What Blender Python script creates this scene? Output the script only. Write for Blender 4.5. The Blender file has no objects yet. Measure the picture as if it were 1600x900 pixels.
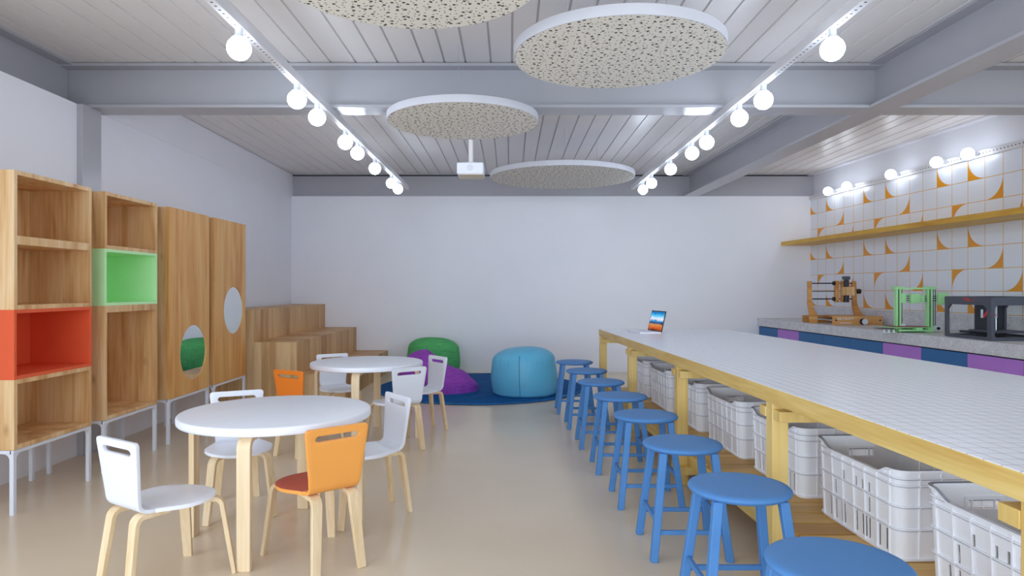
import bpy, math, random
from mathutils import Vector, Matrix
random.seed(7)
PI = math.pi
SC = bpy.context.scene
COL = SC.collection

# ------------------------------------------------------------------ camera
cam_d = bpy.data.cameras.new('camera')
cam = bpy.data.objects.new('camera', cam_d)
COL.objects.link(cam)
cam.location = (0, 0, 1.35)
cam.rotation_euler = (PI / 2, 0, 0)
cam_d.sensor_width = 36
cam_d.lens = 1045 / 1600 * 36
cam_d.shift_x = 3 / 1600
cam_d.shift_y = 0.5 / 1600
cam_d.clip_start = 0.05
SC.camera = cam

# ------------------------------------------------------------------ world and light
W = bpy.data.worlds.new('sky')
SC.world = W
W.use_nodes = True
bg = W.node_tree.nodes['Background']
bg.inputs[0].default_value = (0.72, 0.83, 1.0, 1)
bg.inputs[1].default_value = 0.4

def area(name, loc, rot, sx, sy, energy, color):
    d = bpy.data.lights.new(name, 'AREA')
    d.shape = 'RECTANGLE'; d.size = sx; d.size_y = sy
    d.energy = energy; d.color = color
    o = bpy.data.objects.new(name, d)
    COL.objects.link(o)
    o.location = loc; o.rotation_euler = rot
    return o
# daylight from the glazed end of the room behind the camera
area('window_daylight', (0.4, -3.6, 1.5), (PI / 2, 0, 0), 7.6, 2.5, 4, (0.78, 0.88, 1.0))
area('fill_light_right', (5.35, -0.7, 1.5), (PI / 2, 0, PI / 2), 5.4, 2.5, 85, (0.77, 0.88, 1.0))  # added fill light, its side opening is made up
area('fill_light_left', (-3.6, -0.7, 1.5), (PI / 2, 0, -PI / 2), 5.4, 2.5, 92, (0.77, 0.88, 1.0))  # second added fill light, opposite side, opening likewise made up
sd = bpy.data.lights.new('hazy_sun', 'SUN'); sd.energy = 2.3; sd.angle = math.radians(55); sd.color = (0.78, 0.885, 1.0)
so_ = bpy.data.objects.new('hazy_sun', sd); COL.objects.link(so_)
so_.rotation_euler = (math.radians(79), 0, math.radians(-4))
BULB = 17.0
SC.view_settings.view_transform = 'Standard'
SC.view_settings.look = 'None'
SC.view_settings.exposure = 0.66
SC.view_settings.gamma = 1
SC.view_settings.use_curve_mapping = False
SC.cycles.max_bounces = 16
SC.cycles.diffuse_bounces = 12
SC.cycles.glossy_bounces = 6
SC.cycles.sample_clamp_indirect = 6

# ------------------------------------------------------------------ materials
def lin(r, g, b):
    f = lambda c: (c / 255 / 12.92) if c / 255 <= 0.04045 else ((c / 255 + 0.055) / 1.055) ** 2.4
    return (f(r), f(g), f(b), 1)

class NT:
    def __init__(s, name, rough=0.5, metal=0.0, spec=0.5, coat=0.0):
        s.mat = bpy.data.materials.new(name)
        s.mat.use_nodes = True
        s.t = s.mat.node_tree
        s.b = s.t.nodes['Principled BSDF']
        s.b.inputs['Roughness'].default_value = rough
        s.b.inputs['Metallic'].default_value = metal
        s.b.inputs['Specular IOR Level'].default_value = spec
        s.b.inputs['Coat Weight'].default_value = coat
        s.co = None
    def link(s, a, b): s.t.links.new(a, b)
    def node(s, ty): return s.t.nodes.new(ty)
    def coord(s):
        if s.co is None:
            s.co = s.node('ShaderNodeTexCoord').outputs['Object']
        return s.co
    def xyz(s):
        n = s.node('ShaderNodeSeparateXYZ'); s.link(s.coord(), n.inputs[0])
        return n.outputs[0], n.outputs[1], n.outputs[2]
    def m(s, op, a, b=None, c=None):
        n = s.node('ShaderNodeMath'); n.operation = op
        for i, v in enumerate((a, b, c)):
            if v is None: continue
            if isinstance(v, (int, float)): n.inputs[i].default_value = v
            else: s.link(v, n.inputs[i])
        return n.outputs[0]
    def mapping(s, scale):
        n = s.node('ShaderNodeMapping'); s.link(s.coord(), n.inputs[0])
        n.inputs['Scale'].default_value = scale
        return n.outputs[0]
    def noise(s, scale, vec=None, detail=3, dist=0.0):
        n = s.node('ShaderNodeTexNoise'); s.link(vec or s.coord(), n.inputs['Vector'])
        n.inputs['Scale'].default_value = scale; n.inputs['Detail'].default_value = detail
        n.inputs['Distortion'].default_value = dist
        return n.outputs[0]
    def ramp(s, fac, stops):
        n = s.node('ShaderNodeValToRGB'); s.link(fac, n.inputs[0])
        e = n.color_ramp.elements
        e[0].position, e[0].color = stops[0]
        e[1].position, e[1].color = stops[-1]
        for p, c in stops[1:-1]:
            x = e.new(p); x.color = c
        return n.outputs[0]
    def mix(s, fac, a, b):
        n = s.node('ShaderNodeMix'); n.data_type = 'RGBA'
        for i, v in ((0, fac), (6, a), (7, b)):
            if isinstance(v, (int, float)): n.inputs[i].default_value = v
            elif isinstance(v, tuple): n.inputs[i].default_value = v
            else: s.link(v, n.inputs[i])
        return n.outputs[2]
    def color(s, c):
        if isinstance(c, tuple): s.b.inputs['Base Color'].default_value = c
        else: s.link(c, s.b.inputs['Base Color'])
        return s.mat
    def bump(s, h, strength=0.3, dist=0.002):
        n = s.node('ShaderNodeBump'); n.inputs['Strength'].default_value = strength
        n.inputs['Distance'].default_value = dist
        s.link(h, n.inputs['Height']); s.link(n.outputs[0], s.b.inputs['Normal'])

def paint(name, c, rough=0.45, spec=0.5, metal=0.0, var=0.03, sc=6.0, coat=0.0):
    n = NT(name, rough, metal, spec, coat)
    f = n.noise(sc, detail=4)
    d = tuple(x * (1 - var) for x in c[:3]) + (1,)
    l = tuple(min(1, x * (1 + var)) for x in c[:3]) + (1,)
    return n.color(n.ramp(f, [(0.3, d), (0.7, l)]))

def wood(name, lo, mid, hi, axis=2, rough=0.45, fine=70, planks=None, knots=True, coat=0.0):
    n = NT(name, rough, coat=coat)
    sc = [9, 9, 9]; sc[axis] = 0.8
    s2 = [fine, fine, fine]; s2[axis] = 2.2
    big = n.noise(1.0, n.mapping(tuple(sc)), 3, 0.6)
    fn = n.noise(1.0, n.mapping(tuple(s2)), 2, 0.2)
    f = n.m('ADD', n.m('MULTIPLY', big, 0.72), n.m('MULTIPLY', fn, 0.28))
    if planks:
        ax, w = planks
        p = n.m('FLOOR', n.m('DIVIDE', n.xyz()[ax], w))
        wn = n.node('ShaderNodeTexWhiteNoise'); wn.noise_dimensions = '1D'
        n.link(p, wn.inputs['W'])
        f = n.m('ADD', f, n.m('MULTIPLY', n.m('SUBTRACT', wn.outputs[0], 0.5), 0.22))
    c = n.ramp(f, [(0.32, lo), (0.5, mid), (0.68, hi)])
    if knots:
        v = n.node('ShaderNodeTexVoronoi'); v.inputs['Scale'].default_value = 1.0
        ks = [5.5, 5.5, 5.5]; ks[axis] = 2.6
        n.link(n.mapping(tuple(ks)), v.inputs['Vector'])
        k = n.m('SUBTRACT', 1.0, n.m('SMOOTH_MIN', n.m('DIVIDE', v.outputs['Distance'], 0.13), 1.0, 0.2))
        k = n.m('MAXIMUM', k, 0.0)
        c = n.mix(n.m('MULTIPLY', k, 0.55), c, tuple(x * 0.45 for x in lo[:3]) + (1,))
    n.bump(fn, 0.15, 0.001)
    return n.color(c)

M = {}
M['wall'] = paint('wall_paint', lin(236, 237, 243), 0.55, 0.35, var=0.012, sc=2)
M['steel'] = paint('beam_paint', lin(174, 174, 180), 0.25, 0.5, var=0.015, sc=3)
M['ceiling'] = paint('ceiling_paint', lin(234, 231, 230), 0.35, 0.5, var=0.02, sc=2)
M['groove_shade'] = paint('groove_shade_paint', lin(205, 202, 204), 0.6)  # darker grey painted into the ceiling grooves to stand for their shade
M['black_gap'] = paint('dark_gap', lin(25, 22, 35), 0.8)
M['white'] = paint('white_lacquer', lin(238, 242, 252), 0.35, 0.5, var=0.01)
M['white_edge'] = paint('white_enamel', lin(222, 226, 236), 0.4, 0.4, var=0.01)
M['grey_line'] = paint('grey_line_paint', lin(176, 180, 198), 0.5)  # thin grey lines along the crate rim and under its bands
M['white_plastic'] = paint('white_plastic', lin(247, 249, 255), 0.4, 0.4, var=0.01)
M['orange'] = paint('orange_lacquer', lin(238, 162, 78), 0.4, 0.4, var=0.02)
M['orange_deep'] = paint('deep_orange_lacquer', lin(234, 128, 40), 0.4, 0.4, var=0.02)
M['terracotta'] = paint('terracotta_seat_color', lin(196, 92, 72), 0.5, 0.3, var=0.02)  # redder seat tone, back and rim of the chair stay orange
M['red_box'] = paint('red_orange_laminate', lin(228, 96, 58), 0.5, 0.3, var=0.03)
M['green_box'] = paint('pale_green_laminate', lin(196, 244, 184), 0.5, 0.3, var=0.03)
M['stool'] = paint('blue_paint', lin(84, 138, 200), 0.55, 0.25, var=0.03)
M['pine'] = wood('pine_veneer', lin(186, 132, 78), lin(220, 178, 124), lin(236, 206, 162))
M['pine_warm'] = wood('warm_pine_veneer', lin(200, 128, 58), lin(222, 164, 92), lin(230, 186, 120))
M['birch'] = wood('birch', lin(214, 184, 138), lin(230, 206, 168), lin(240, 220, 188), knots=False)
M['oak'] = wood('oak_boards', lin(176, 128, 76), lin(204, 158, 104), lin(220, 180, 126), planks=(1, 0.252), knots=False)
M['oak_side'] = wood('oak_side_boards', lin(190, 150, 102), lin(216, 182, 134), lin(228, 200, 156), planks=(0, 0.17), knots=False)
M['yellow_wood'] = wood('yellow_pine_beam', lin(212, 172, 92), lin(230, 198, 120), lin(238, 210, 140), knots=False, fine=90)
M['yellow_wood_long'] = wood('yellow_pine_rail', lin(212, 172, 92), lin(230, 198, 120), lin(238, 210, 140), knots=False, axis=1, fine=90)
M['shelf_wood'] = wood('golden_pine_shelf', lin(206, 146, 34), lin(226, 176, 58), lin(234, 190, 84), knots=False, axis=1)
M['slat_wood'] = wood('brown_pine_slat', lin(184, 136, 62), lin(212, 168, 90), lin(224, 184, 112), axis=0, planks=(1, 0.151))
M['teal'] = paint('teal_leatherette', lin(100, 188, 226), 0.45, 0.4, var=0.04, sc=4)
M['teal_seam'] = paint('dark_teal_piping', lin(40, 105, 135), 0.6)
def cloth(name, c, scale=120):
    n = NT(name, 0.85, spec=0.2)
    a = n.noise(1.0, n.mapping((scale, scale, 8)), 2)
    b = n.noise(1.0, n.mapping((8, 8, scale)), 2)
    f = n.m('ADD', n.m('MULTIPLY', a, 0.5), n.m('MULTIPLY', b, 0.5))
    n.bump(f, 0.3, 0.003)
    return n.color(n.ramp(f, [(0.35, tuple(x * 0.72 for x in c[:3]) + (1,)), (0.65, tuple(x * 1.2 for x in c[:3]) + (1,))]))
M['green_cloth'] = cloth('green_fabric', lin(92, 184, 110))
M['purple_cloth'] = cloth('purple_fabric', lin(160, 78, 190))
M['rug'] = cloth('navy_rug_pile', lin(0, 84, 146), 60)
M['rug_edge'] = cloth('navy_rug_binding', lin(40, 105, 165), 60)
M['blue_front'] = paint('dark_blue_laminate', lin(50, 112, 172), 0.5, 0.4)
M['purple_front'] = paint('violet_laminate', lin(186, 128, 222), 0.5, 0.4)
M['mirror'] = paint('mirror_glass', (0.86, 0.87, 0.88, 1), 0.02, metal=1.0, var=0.0)
M['black'] = paint('black_plastic', lin(22, 23, 28), 0.4)
M['charcoal'] = paint('charcoal_plastic', lin(72, 77, 90), 0.4, var=0.02)
M['charcoal_dark'] = paint('dark_charcoal_plastic', lin(48, 51, 60), 0.5)
M['chrome'] = paint('bright_steel', lin(200, 205, 215), 0.2, metal=0.9)
M['cnc_wood'] = wood('cnc_plywood', lin(178, 118, 56), lin(208, 150, 84), lin(222, 172, 108), knots=False, axis=0)
M['acid_green'] = paint('light_green_acrylic', lin(172, 236, 168), 0.35, 0.5)
M['red_glass'] = paint('dark_red_plate', lin(130, 30, 28), 0.3)
M['red'] = paint('red_paint', lin(205, 40, 48), 0.4)
M['cream'] = paint('cream_plastic', lin(226, 216, 196), 0.5)
M['hole_dark'] = paint('dark_recess', lin(60, 62, 70), 0.7)

def emit(name, c, s):
    m = bpy.data.materials.new(name); m.use_nodes = True
    t = m.node_tree; t.nodes.clear()
    e = t.nodes.new('ShaderNodeEmission'); o = t.nodes.new('ShaderNodeOutputMaterial')
    e.inputs[0].default_value = c; e.inputs[1].default_value = s
    t.links.new(e.outputs[0], o.inputs[0])
    return m
M['bulb'] = emit('lit_opal_glass', (0.74, 0.85, 1.0, 1), BULB)
M['bulb_soft'] = emit('lit_opal_glass_dim', (0.80, 0.88, 1.0, 1), 8.0)
M['rim'] = paint('panel_rim_paint', lin(205, 206, 214), 0.5)

# polished floor
n = NT('polished_floor', 0.2, spec=0.5)
f1 = n.noise(0.6, detail=4)
n.color(n.ramp(f1, [(0.35, lin(216, 199, 174)), (0.65, lin(224, 210, 188))]))
rr = n.m('ADD', 0.16, n.m('MULTIPLY', n.noise(1.3, detail=3), 0.14))
n.link(rr, n.b.inputs['Roughness'])
M['floor'] = n.mat

# speckled granite
n = NT('grey_granite', 0.4)
v = n.noise(110, detail=3); v2 = n.noise(14, detail=2)
c = n.ramp(n.m('ADD', n.m('MULTIPLY', v, 0.75), n.m('MULTIPLY', v2, 0.25)),
           [(0.36, lin(184, 186, 192)), (0.5, lin(214, 216, 222)), (0.64, lin(236, 238, 243))])
M['granite'] = n.color(c)

# wall tiles: white squares, orange joints and orange concave corners
n = NT('patterned_wall_tile', 0.22, spec=0.5)
X, Y, Z = n.xyz()
u = n.m('DIVIDE', n.m('SUBTRACT', 10.823, Y), 0.2432)
vv = n.m('DIVIDE', n.m('SUBTRACT', 2.78, Z), 0.2435)
ci, ri = n.m('FLOOR', u), n.m('FLOOR', vv)
fu, fv = n.m('FRACT', u), n.m('FRACT', vv)
cm, rm = n.m('FLOORED_MODULO', ci, 6), n.m('FLOORED_MODULO', ri, 3)
def eq(a, k): return n.m('COMPARE', a, float(k), 0.1)
def far(cu, cv):
    a = n.m('SUBTRACT', fu, cu); b = n.m('SUBTRACT', fv, cv)
    d = n.m('ADD', n.m('MULTIPLY', a, a), n.m('MULTIPLY', b, b))
    return n.m('GREATER_THAN', d, 0.98)
bl = n.m('MULTIPLY', n.m('MULTIPLY', eq(rm, 0), n.m('MAXIMUM', eq(cm, 0), eq(cm, 2))), far(1.0, 0.0))
br = n.m('MULTIPLY', n.m('MAXIMUM', n.m('MULTIPLY', eq(rm, 1), eq(cm, 3)), n.m('MULTIPLY', eq(rm, 2), eq(cm, 4))), far(0.0, 0.0))
tl = n.m('MULTIPLY', n.m('MULTIPLY', eq(rm, 2), eq(cm, 1)), far(1.0, 1.0))
eu = n.m('MINIMUM', fu, n.m('SUBTRACT', 1.0, fu)); ev = n.m('MINIMUM', fv, n.m('SUBTRACT', 1.0, fv))
gr = n.m('LESS_THAN', n.m('MINIMUM', eu, ev), 0.014)
mask = n.m('MAXIMUM', n.m('MAXIMUM', bl, br), tl)
M['wall_tile'] = n.color(n.mix(mask, n.mix(gr, lin(236, 241, 250), lin(226, 172, 48)), lin(236, 158, 30)))

# worktop mosaic: small white squares with thin grey joints
n = NT('white_square_mosaic', 0.25, spec=0.5)
X, Y, Z = n.xyz()
fu = n.m('FRACT', n.m('DIVIDE', n.m('ADD', X, n.m('MULTIPLY', Y, 0.047)), 0.0608))
fv = n.m('FRACT', n.m('DIVIDE', Y, 0.0622))
eu = n.m('MINIMUM', fu, n.m('SUBTRACT', 1.0, fu)); ev = n.m('MINIMUM', fv, n.m('SUBTRACT', 1.0, fv))
gr = n.m('LESS_THAN', n.m('MINIMUM', eu, ev), 0.017)
M['mosaic'] = n.color(n.mix(gr, lin(238, 243, 253), lin(84, 88, 106)))

# perforated acoustic panel: scattered round holes of two sizes
n = NT('perforated_panel', 0.8, spec=0.2)
def dots(scale, r0, off):
    mp = n.node('ShaderNodeMapping'); n.link(n.coord(), mp.inputs[0]); mp.inputs['Location'].default_value = off
    mp.inputs['Scale'].default_value = (1, 1, 0)
    v = n.node('ShaderNodeTexVoronoi'); v.voronoi_dimensions = '2D'; v.inputs['Scale'].default_value = scale
    v.inputs['Randomness'].default_value = 0.85
    n.link(mp.outputs[0], v.inputs['Vector'])
    return n.m('LESS_THAN', v.outputs['Distance'], r0)
mk = n.m('MAXIMUM', dots(17, 0.145, (0, 0, 0)), dots(31, 0.13, (3.3, 1.7, 0)))
M['perforated'] = n.color(n.mix(mk, lin(242, 239, 230), lin(74, 72, 70)))

def track_mat(name, face):
    n = NT(name, 0.35)
    X, Y, Z = n.xyz()
    q = n.m('MULTIPLY', n.m('SUBTRACT', n.m('FRACT', n.m('DIVIDE', Y, 0.047)), 0.5), 0.047)
    o = X if face == 'x' else Z
    d = n.m('ADD', n.m('MULTIPLY', q, q), n.m('MULTIPLY', o, o))
    k = n.m('LESS_THAN', d, 0.0075 ** 2)
    nn = n.node('ShaderNodeNewGeometry'); sp = n.node('ShaderNodeSeparateXYZ'); n.link(nn.outputs['Normal'], sp.inputs[0])
    if face == 'x': k = n.m('MULTIPLY', k, n.m('LESS_THAN', sp.outputs[2], -0.5))
    else: k = n.m('MULTIPLY', k, n.m('LESS_THAN', sp.outputs[0], -0.5))
    return n.color(n.mix(k, lin(228, 228, 232), lin(45, 42, 50)))
M['track'] = track_mat('perforated_track', 'x')
M['track_wall'] = track_mat('perforated_wall_track', 'z')

# laptop picture: blue sky, water and a warm sandy shore
n = NT('landscape_screen', 0.2)
n.t.nodes.remove(n.b)
X, Y, Z = n.xyz()
em = n.node('ShaderNodeEmission')
ns = n.noise(22, detail=4)
h = n.m('ADD', n.m('DIVIDE', Z, 0.205), n.m('MULTIPLY', n.m('SUBTRACT', ns, 0.5), 0.30))
cc = n.ramp(h, [(0.05, lin(50, 30, 36)), (0.22, lin(190, 90, 40)), (0.36, lin(176, 130, 84)), (0.44, lin(30, 50, 90)),
                (0.56, lin(60, 130, 190)), (0.66, lin(205, 205, 215)), (0.8, lin(90, 180, 220)), (0.95, lin(30, 110, 170))])
n.link(cc, em.inputs[0]); em.inputs[1].default_value = 0.9
n.link(em.outputs[0], n.t.nodes['Material Output'].inputs[0])
M['screen'] = n.mat

# ------------------------------------------------------------------ mesh helpers
class MB:
    def __init__(s): s.v = []; s.f = []; s.mi = []; s.cur = 0
    def add(s, vs, fs):
        k = len(s.v); s.v += [tuple(p) for p in vs]
        for f in fs: s.f.append(tuple(i + k for i in f)); s.mi.append(s.cur)
        return s
    def hexa(s, p):      # p: bottom 4 (ccw from above), top 4
        return s.add(p, [(3, 2, 1, 0), (4, 5, 6, 7), (0, 1, 5, 4), (1, 2, 6, 5), (2, 3, 7, 6), (3, 0, 4, 7)])
    def box(s, x0, x1, y0, y1, z0, z1):
        return s.hexa([(x0, y0, z0), (x1, y0, z0), (x1, y1, z0), (x0, y1, z0),
                       (x0, y0, z1), (x1, y0, z1), (x1, y1, z1), (x0, y1, z1)])
    def slant(s, Ka, Kb, sa, sb, y0, y1, z0, z1):   # x = K - s*y on each side
        return s.hexa([(Ka - sa * y0, y0, z0), (Kb - sb * y0, y0, z0), (Kb - sb * y1, y1, z0), (Ka - sa * y1, y1, z0),
                       (Ka - sa * y0, y0, z1), (Kb - sb * y0, y0, z1), (Kb - sb * y1, y1, z1), (Ka - sa * y1, y1, z1)])
    def prism(s, poly, a, b, axis='z'):   # poly ccw in 2D, extruded from a to b
        def P(u, v, w): return (u, v, w) if axis == 'z' else ((u, w, v) if axis == 'y' else (w, u, v))
        n_ = len(poly)
        vs = [P(u, v, a) for u, v in poly] + [P(u, v, b) for u, v in poly]
        fs = [tuple(range(n_))[::-1], tuple(range(n_, 2 * n_))]
        fs += [(i, (i + 1) % n_, n_ + (i + 1) % n_, n_ + i) for i in range(n_)]
        return s.add(vs, fs)
    def frame(s, outer, inner, a, b, axis='z'):   # prism with a hole, same point count
        def P(u, v, w): return (u, v, w) if axis == 'z' else ((u, w, v) if axis == 'y' else (w, u, v))
        n_ = len(outer)
        vs = [P(u, v, a) for u, v in outer] + [P(u, v, a) for u, v in inner] + [P(u, v, b) for u, v in outer] + [P(u, v, b) for u, v in inner]
        fs = []
        for i in range(n_):
            j = (i + 1) % n_
            fs += [(i, n_ + i, n_ + j, j), (2 * n_ + i, 2 * n_ + j, 3 * n_ + j, 3 * n_ + i),
                   (i, j, 2 * n_ + j, 2 * n_ + i), (n_ + j, n_ + i, 3 * n_ + i, 3 * n_ + j)]
        return s.add(vs, fs)
    def tube(s, pts, r, n_=10, closed=False):
        pts = [Vector(p) for p in pts]; L = len(pts); rings = []
        for i, p in enumerate(pts):
            if closed: t = pts[(i + 1) % L] - pts[i - 1]
            else: t = pts[min(i + 1, L - 1)] - pts[max(i - 1, 0)]
            t.normalize()
            up = Vector((0, 0, 1)) if abs(t.z) < 0.9 else Vector((1, 0, 0))
            a = t.cross(up).normalized(); b = t.cross(a).normalized()
            rings.append([tuple(p + a * math.cos(q) * r + b * math.sin(q) * r) for q in [2 * PI * k / n_ for k in range(n_)]])
        vs = [q for rg in rings for q in rg]; fs = []
        for i in range(L if closed else L - 1):
            j = (i + 1) % L
            for k in range(n_):
                m_ = (k + 1) % n_
                fs.append((i * n_ + k, i * n_ + m_, j * n_ + m_, j * n_ + k))
        if not closed:
            fs.append(tuple(range(n_))); fs.append(tuple(range((L - 1) * n_, L * n_))[::-1])
        return s.add(vs, fs)
    def lathe(s, prof, n_=48, cx=0, cy=0, cz=0, M4=None):   # prof (r,z) bottom to top
        vs = []; fs = []; idx = []
        for r, z in prof:
            if r < 1e-6: idx.append([len(vs)] * n_); vs.append((cx, cy, cz + z))
            else:
                idx.append(list(range(len(vs), len(vs) + n_)))
                vs += [(cx + r * math.cos(2 * PI * k / n_), cy + r * math.sin(2 * PI * k / n_), cz + z) for k in range(n_)]
        for i in range(len(prof) - 1):
            a, b = idx[i], idx[i + 1]
            for k in range(n_):
                m_ = (k + 1) % n_
                q = [a[k], a[m_], b[m_], b[k]]
                q2 = []
                for t in q:
                    if t not in q2: q2.append(t)
                if len(q2) > 2: fs.append(tuple(q2))
        if M4 is not None: vs = [tuple(M4 @ Vector(p)) for p in vs]
        return s.add(vs, fs)
    def strip(s, pts, side, w, t):    # rectangular bar along pts; w along side, t across
        pts = [Vector(p) for p in pts]; side = Vector(side).normalized(); L = len(pts)
        ws = w if isinstance(w, list) else [w] * L
        ts = t if isinstance(t, list) else [t] * L
        vs = []
        for i, p in enumerate(pts):
            tg = (pts[min(i + 1, L - 1)] - pts[max(i - 1, 0)]).normalized()
            nr = tg.cross(side).normalized()
            a = side * ws[i] / 2; b = nr * ts[i] / 2
            vs += [p - a - b, p + a - b, p + a + b, p - a + b]
        fs = [(0, 1, 2, 3), (4 * L - 1, 4 * L - 2, 4 * L - 3, 4 * L - 4)]
        for i in range(L - 1):
            for k in range(4):
                m_ = (k + 1) % 4
                fs.append((4 * i + k, 4 * (i + 1) + k, 4 * (i + 1) + m_, 4 * i + m_))
        return s.add(vs, fs)
    def build(s, name, mat, parent=None, bevel=0.0, smooth=True, seg=2, loc=None):
        me = bpy.data.meshes.new(name)
        me.from_pydata(s.v, [], s.f)
        for m_ in (mat if isinstance(mat, list) else [mat]): me.materials.append(M[m_])
        if isinstance(mat, list):
            for p, i in zip(me.polygons, s.mi): p.material_index = i
        import bmesh
        bm = bmesh.new(); bm.from_mesh(me)
        bmesh.ops.recalc_face_normals(bm, faces=bm.faces)
        bm.to_mesh(me); bm.free()
        if smooth:
            for p in me.polygons: p.use_smooth = True
            me.set_sharp_from_angle(angle=math.radians(38))
        o = bpy.data.objects.new(name, me); COL.objects.link(o)
        if parent: o.parent = parent
        if loc: o.location = loc
        if bevel > 0:
            b = o.modifiers.new('bevel', 'BEVEL'); b.width = bevel; b.segments = seg; b.limit_method = 'ANGLE'
            b.angle_limit = math.radians(40)
        return o

def tag(o, label, cat, group=None, kind=None):
    if label: o['label'] = label
    if cat: o['category'] = cat
    if group: o['group'] = group
    if kind: o['kind'] = kind
    return o
def thing(name, label, cat, loc=(0, 0, 0), rz=0.0, group=None):
    o = bpy.data.objects.new(name, None); COL.objects.link(o)
    o.empty_display_size = 0.1
    o.location = loc; o.rotation_euler = (0, 0, rz)
    return tag(o, label, cat, group)
def dup(root, loc, rz, label, group=None):
    kids = {}
    allo = [o for o in bpy.data.objects if o.parent is not None]
    def cp(o, parent):
        c = o.copy(); COL.objects.link(c)
        if parent is not None: c.parent = parent
        for k in [q for q in allo if q.parent == o]: cp(k, c)
        return c
    r = cp(root, None)
    r.location = loc; r.rotation_euler = (0, 0, rz)
    r['label'] = label
    if group: r['group'] = group
    return r
def struct(name, mb, mat, label=None, bevel=0.0, cat=None, smooth=False):
    o = mb.build(name, mat, None, bevel, smooth)
    return tag(o, label, cat or name.split('_')[0], kind='structure')

# ------------------------------------------------------------------ room
YB = 10.8          # back wall
YG = 2.1           # solid side walls start here, made-up openings for the fill lights before
YR = -3.7          # glazed end behind the camera
ZW = 2.838         # top of the walls / underside of beams
ZC = 3.205         # ceiling boards
KW, SW = 5.575, 0.067   # right wall plane x = KW - SW*y
def xl(y): return -3.47 - 0.0085 * (y - 3.8) if y > 3.8 else -3.47

mb = MB().box(-4.3, 6.6, YR - 0.3, YB + 0.5, -0.12, 0.0)
struct('floor', mb, 'floor', 'polished beige floor of the room', cat='floor')
mb = MB(); mb.hexa([(-3.95, YG, 0), (xl(YG), YG, 0), (xl(YB), YB, 0), (-3.95, YB, 0),
                    (-3.95, YG, ZW), (xl(YG), YG, ZW), (xl(YB), YB, ZW), (-3.95, YB, ZW)])
struct('wall_left', mb, 'wall', 'white left wall behind the wooden cabinets', cat='wall')
mb = MB().box(-3.95, 5.4, YB, YB + 0.3, 0, ZW)
struct('wall_back', mb, 'wall', 'plain white back wall behind the rug', cat='wall')
mb = MB(); mb.slant(KW, KW + 0.4, SW, SW, YG, YB, 0, ZW)
struct('wall_right', mb, 'wall_tile', 'right wall of white tiles with orange joints and curved orange corners', cat='wall')

# ceiling boards with grooves, one sheet per bay
def boards(mb, x0, x1, y0, y1, base, z):
    lines = []
    k = math.floor((x0 - base) / 0.555) - 1
    while base + k * 0.555 < x1 + 0.6:
        for d in (0, 0.174, 0.347): lines.append(base + k * 0.555 + d)
        k += 1
    pr = [(x0, z)]
    for l in lines:
        if x0 + 0.03 < l < x1 - 0.03:
            pr += [(l - 0.009, z), (l - 0.007, z + 0.010), (l + 0.007, z + 0.010), (l + 0.009, z)]
    pr.append((x1, z))
    vs = [(x, y0, zz) for x, zz in pr] + [(x, y1, zz) for x, zz in pr]
    n_ = len(pr)
    for i in range(n_ - 1):
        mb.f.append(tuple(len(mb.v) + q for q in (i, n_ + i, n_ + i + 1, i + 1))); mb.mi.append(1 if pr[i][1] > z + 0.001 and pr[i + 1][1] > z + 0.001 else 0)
    mb.v += vs
    mb.box(x0, x1, y0, y1, z + 0.03, z + 0.1)
mb = MB()
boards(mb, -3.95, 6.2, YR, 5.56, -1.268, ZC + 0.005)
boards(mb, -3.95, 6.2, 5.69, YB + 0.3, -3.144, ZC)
struct('ceiling', mb, ['ceiling', 'groove_shade'], 'white grooved board ceiling', cat='ceiling')

def ibeam_poly(c, hw, tw=0.02, z0=ZW, z1=3.215, tf=0.024):
    return [(c - hw, z0), (c + hw, z0), (c + hw, z0 + tf), (c + tw / 2, z0 + tf), (c + tw / 2, z1 - tf), (c + hw, z1 - tf),
            (c + hw, z1), (c - hw, z1), (c - hw, z1 - tf), (c - tw / 2, z1 - tf), (c - tw / 2, z0 + tf), (c - hw, z0 + tf)]
def ibeam_y(K, s, y0, y1, hw=0.12, z0=ZW, z1=3.215):
    poly = ibeam_poly(0, hw, z0=z0, z1=z1); n_ = len(poly)
    vs = [(K - s * y0 + u, y0, v) for u, v in poly] + [(K - s * y1 + u, y1, v) for u, v in poly]
    mb = MB(); mb.add(vs, [tuple(range(n_)), tuple(range(n_, 2 * n_))[::-1]] + [(i, (i + 1) % n_, n_ + (i + 1) % n_, n_ + i) for i in range(n_)])
    return mb
struct('trim_1', MB().prism([(v, w) for v, w in ibeam_poly(5.625, 0.125, z1=3.205)], -3.95, 5.9, axis='x'), 'steel',
       'white steel beam crossing the room below the ceiling', cat='beam', bevel=0.003)
struct('trim_2', ibeam_y(3.23, 0.028, YR, 5.627, z0=ZW - 0.002), 'steel', 'white steel beam running lengthwise, near half, right side', cat='beam', bevel=0.003)
struct('trim_3', ibeam_y(3.225, 0.028, 5.628, YB + 0.05, z0=ZW - 0.002, z1=3.2), 'steel', 'white steel beam running lengthwise, far half, right side', cat='beam', bevel=0.003)
struct('trim_4', ibeam_y(-3.72, 0.0, YR, 5.61, 0.115), 'steel', 'white steel beam above the near left wall', cat='beam')
YE = YB + 0.14
mb = MB(); mb.hexa([(-3.95, 5.64, ZW), (xl(5.64), 5.64, ZW), (xl(YE), YE, ZW), (-3.95, YE, ZW),
                    (-3.95, 5.64, 3.2), (xl(5.64) - .01, 5.64, 3.2), (xl(YE) - .01, YE, 3.2), (-3.95, YE, 3.2)])
struct('trim_5', mb, 'wall', 'white beam casing above the far left wall', cat='beam')
struct('trim_6', MB().box(-3.9, 5.3, YB + 0.09, YB + 0.12, ZW, 3.176), 'steel', 'pale grey beam web above the back wall', cat='beam')
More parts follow.
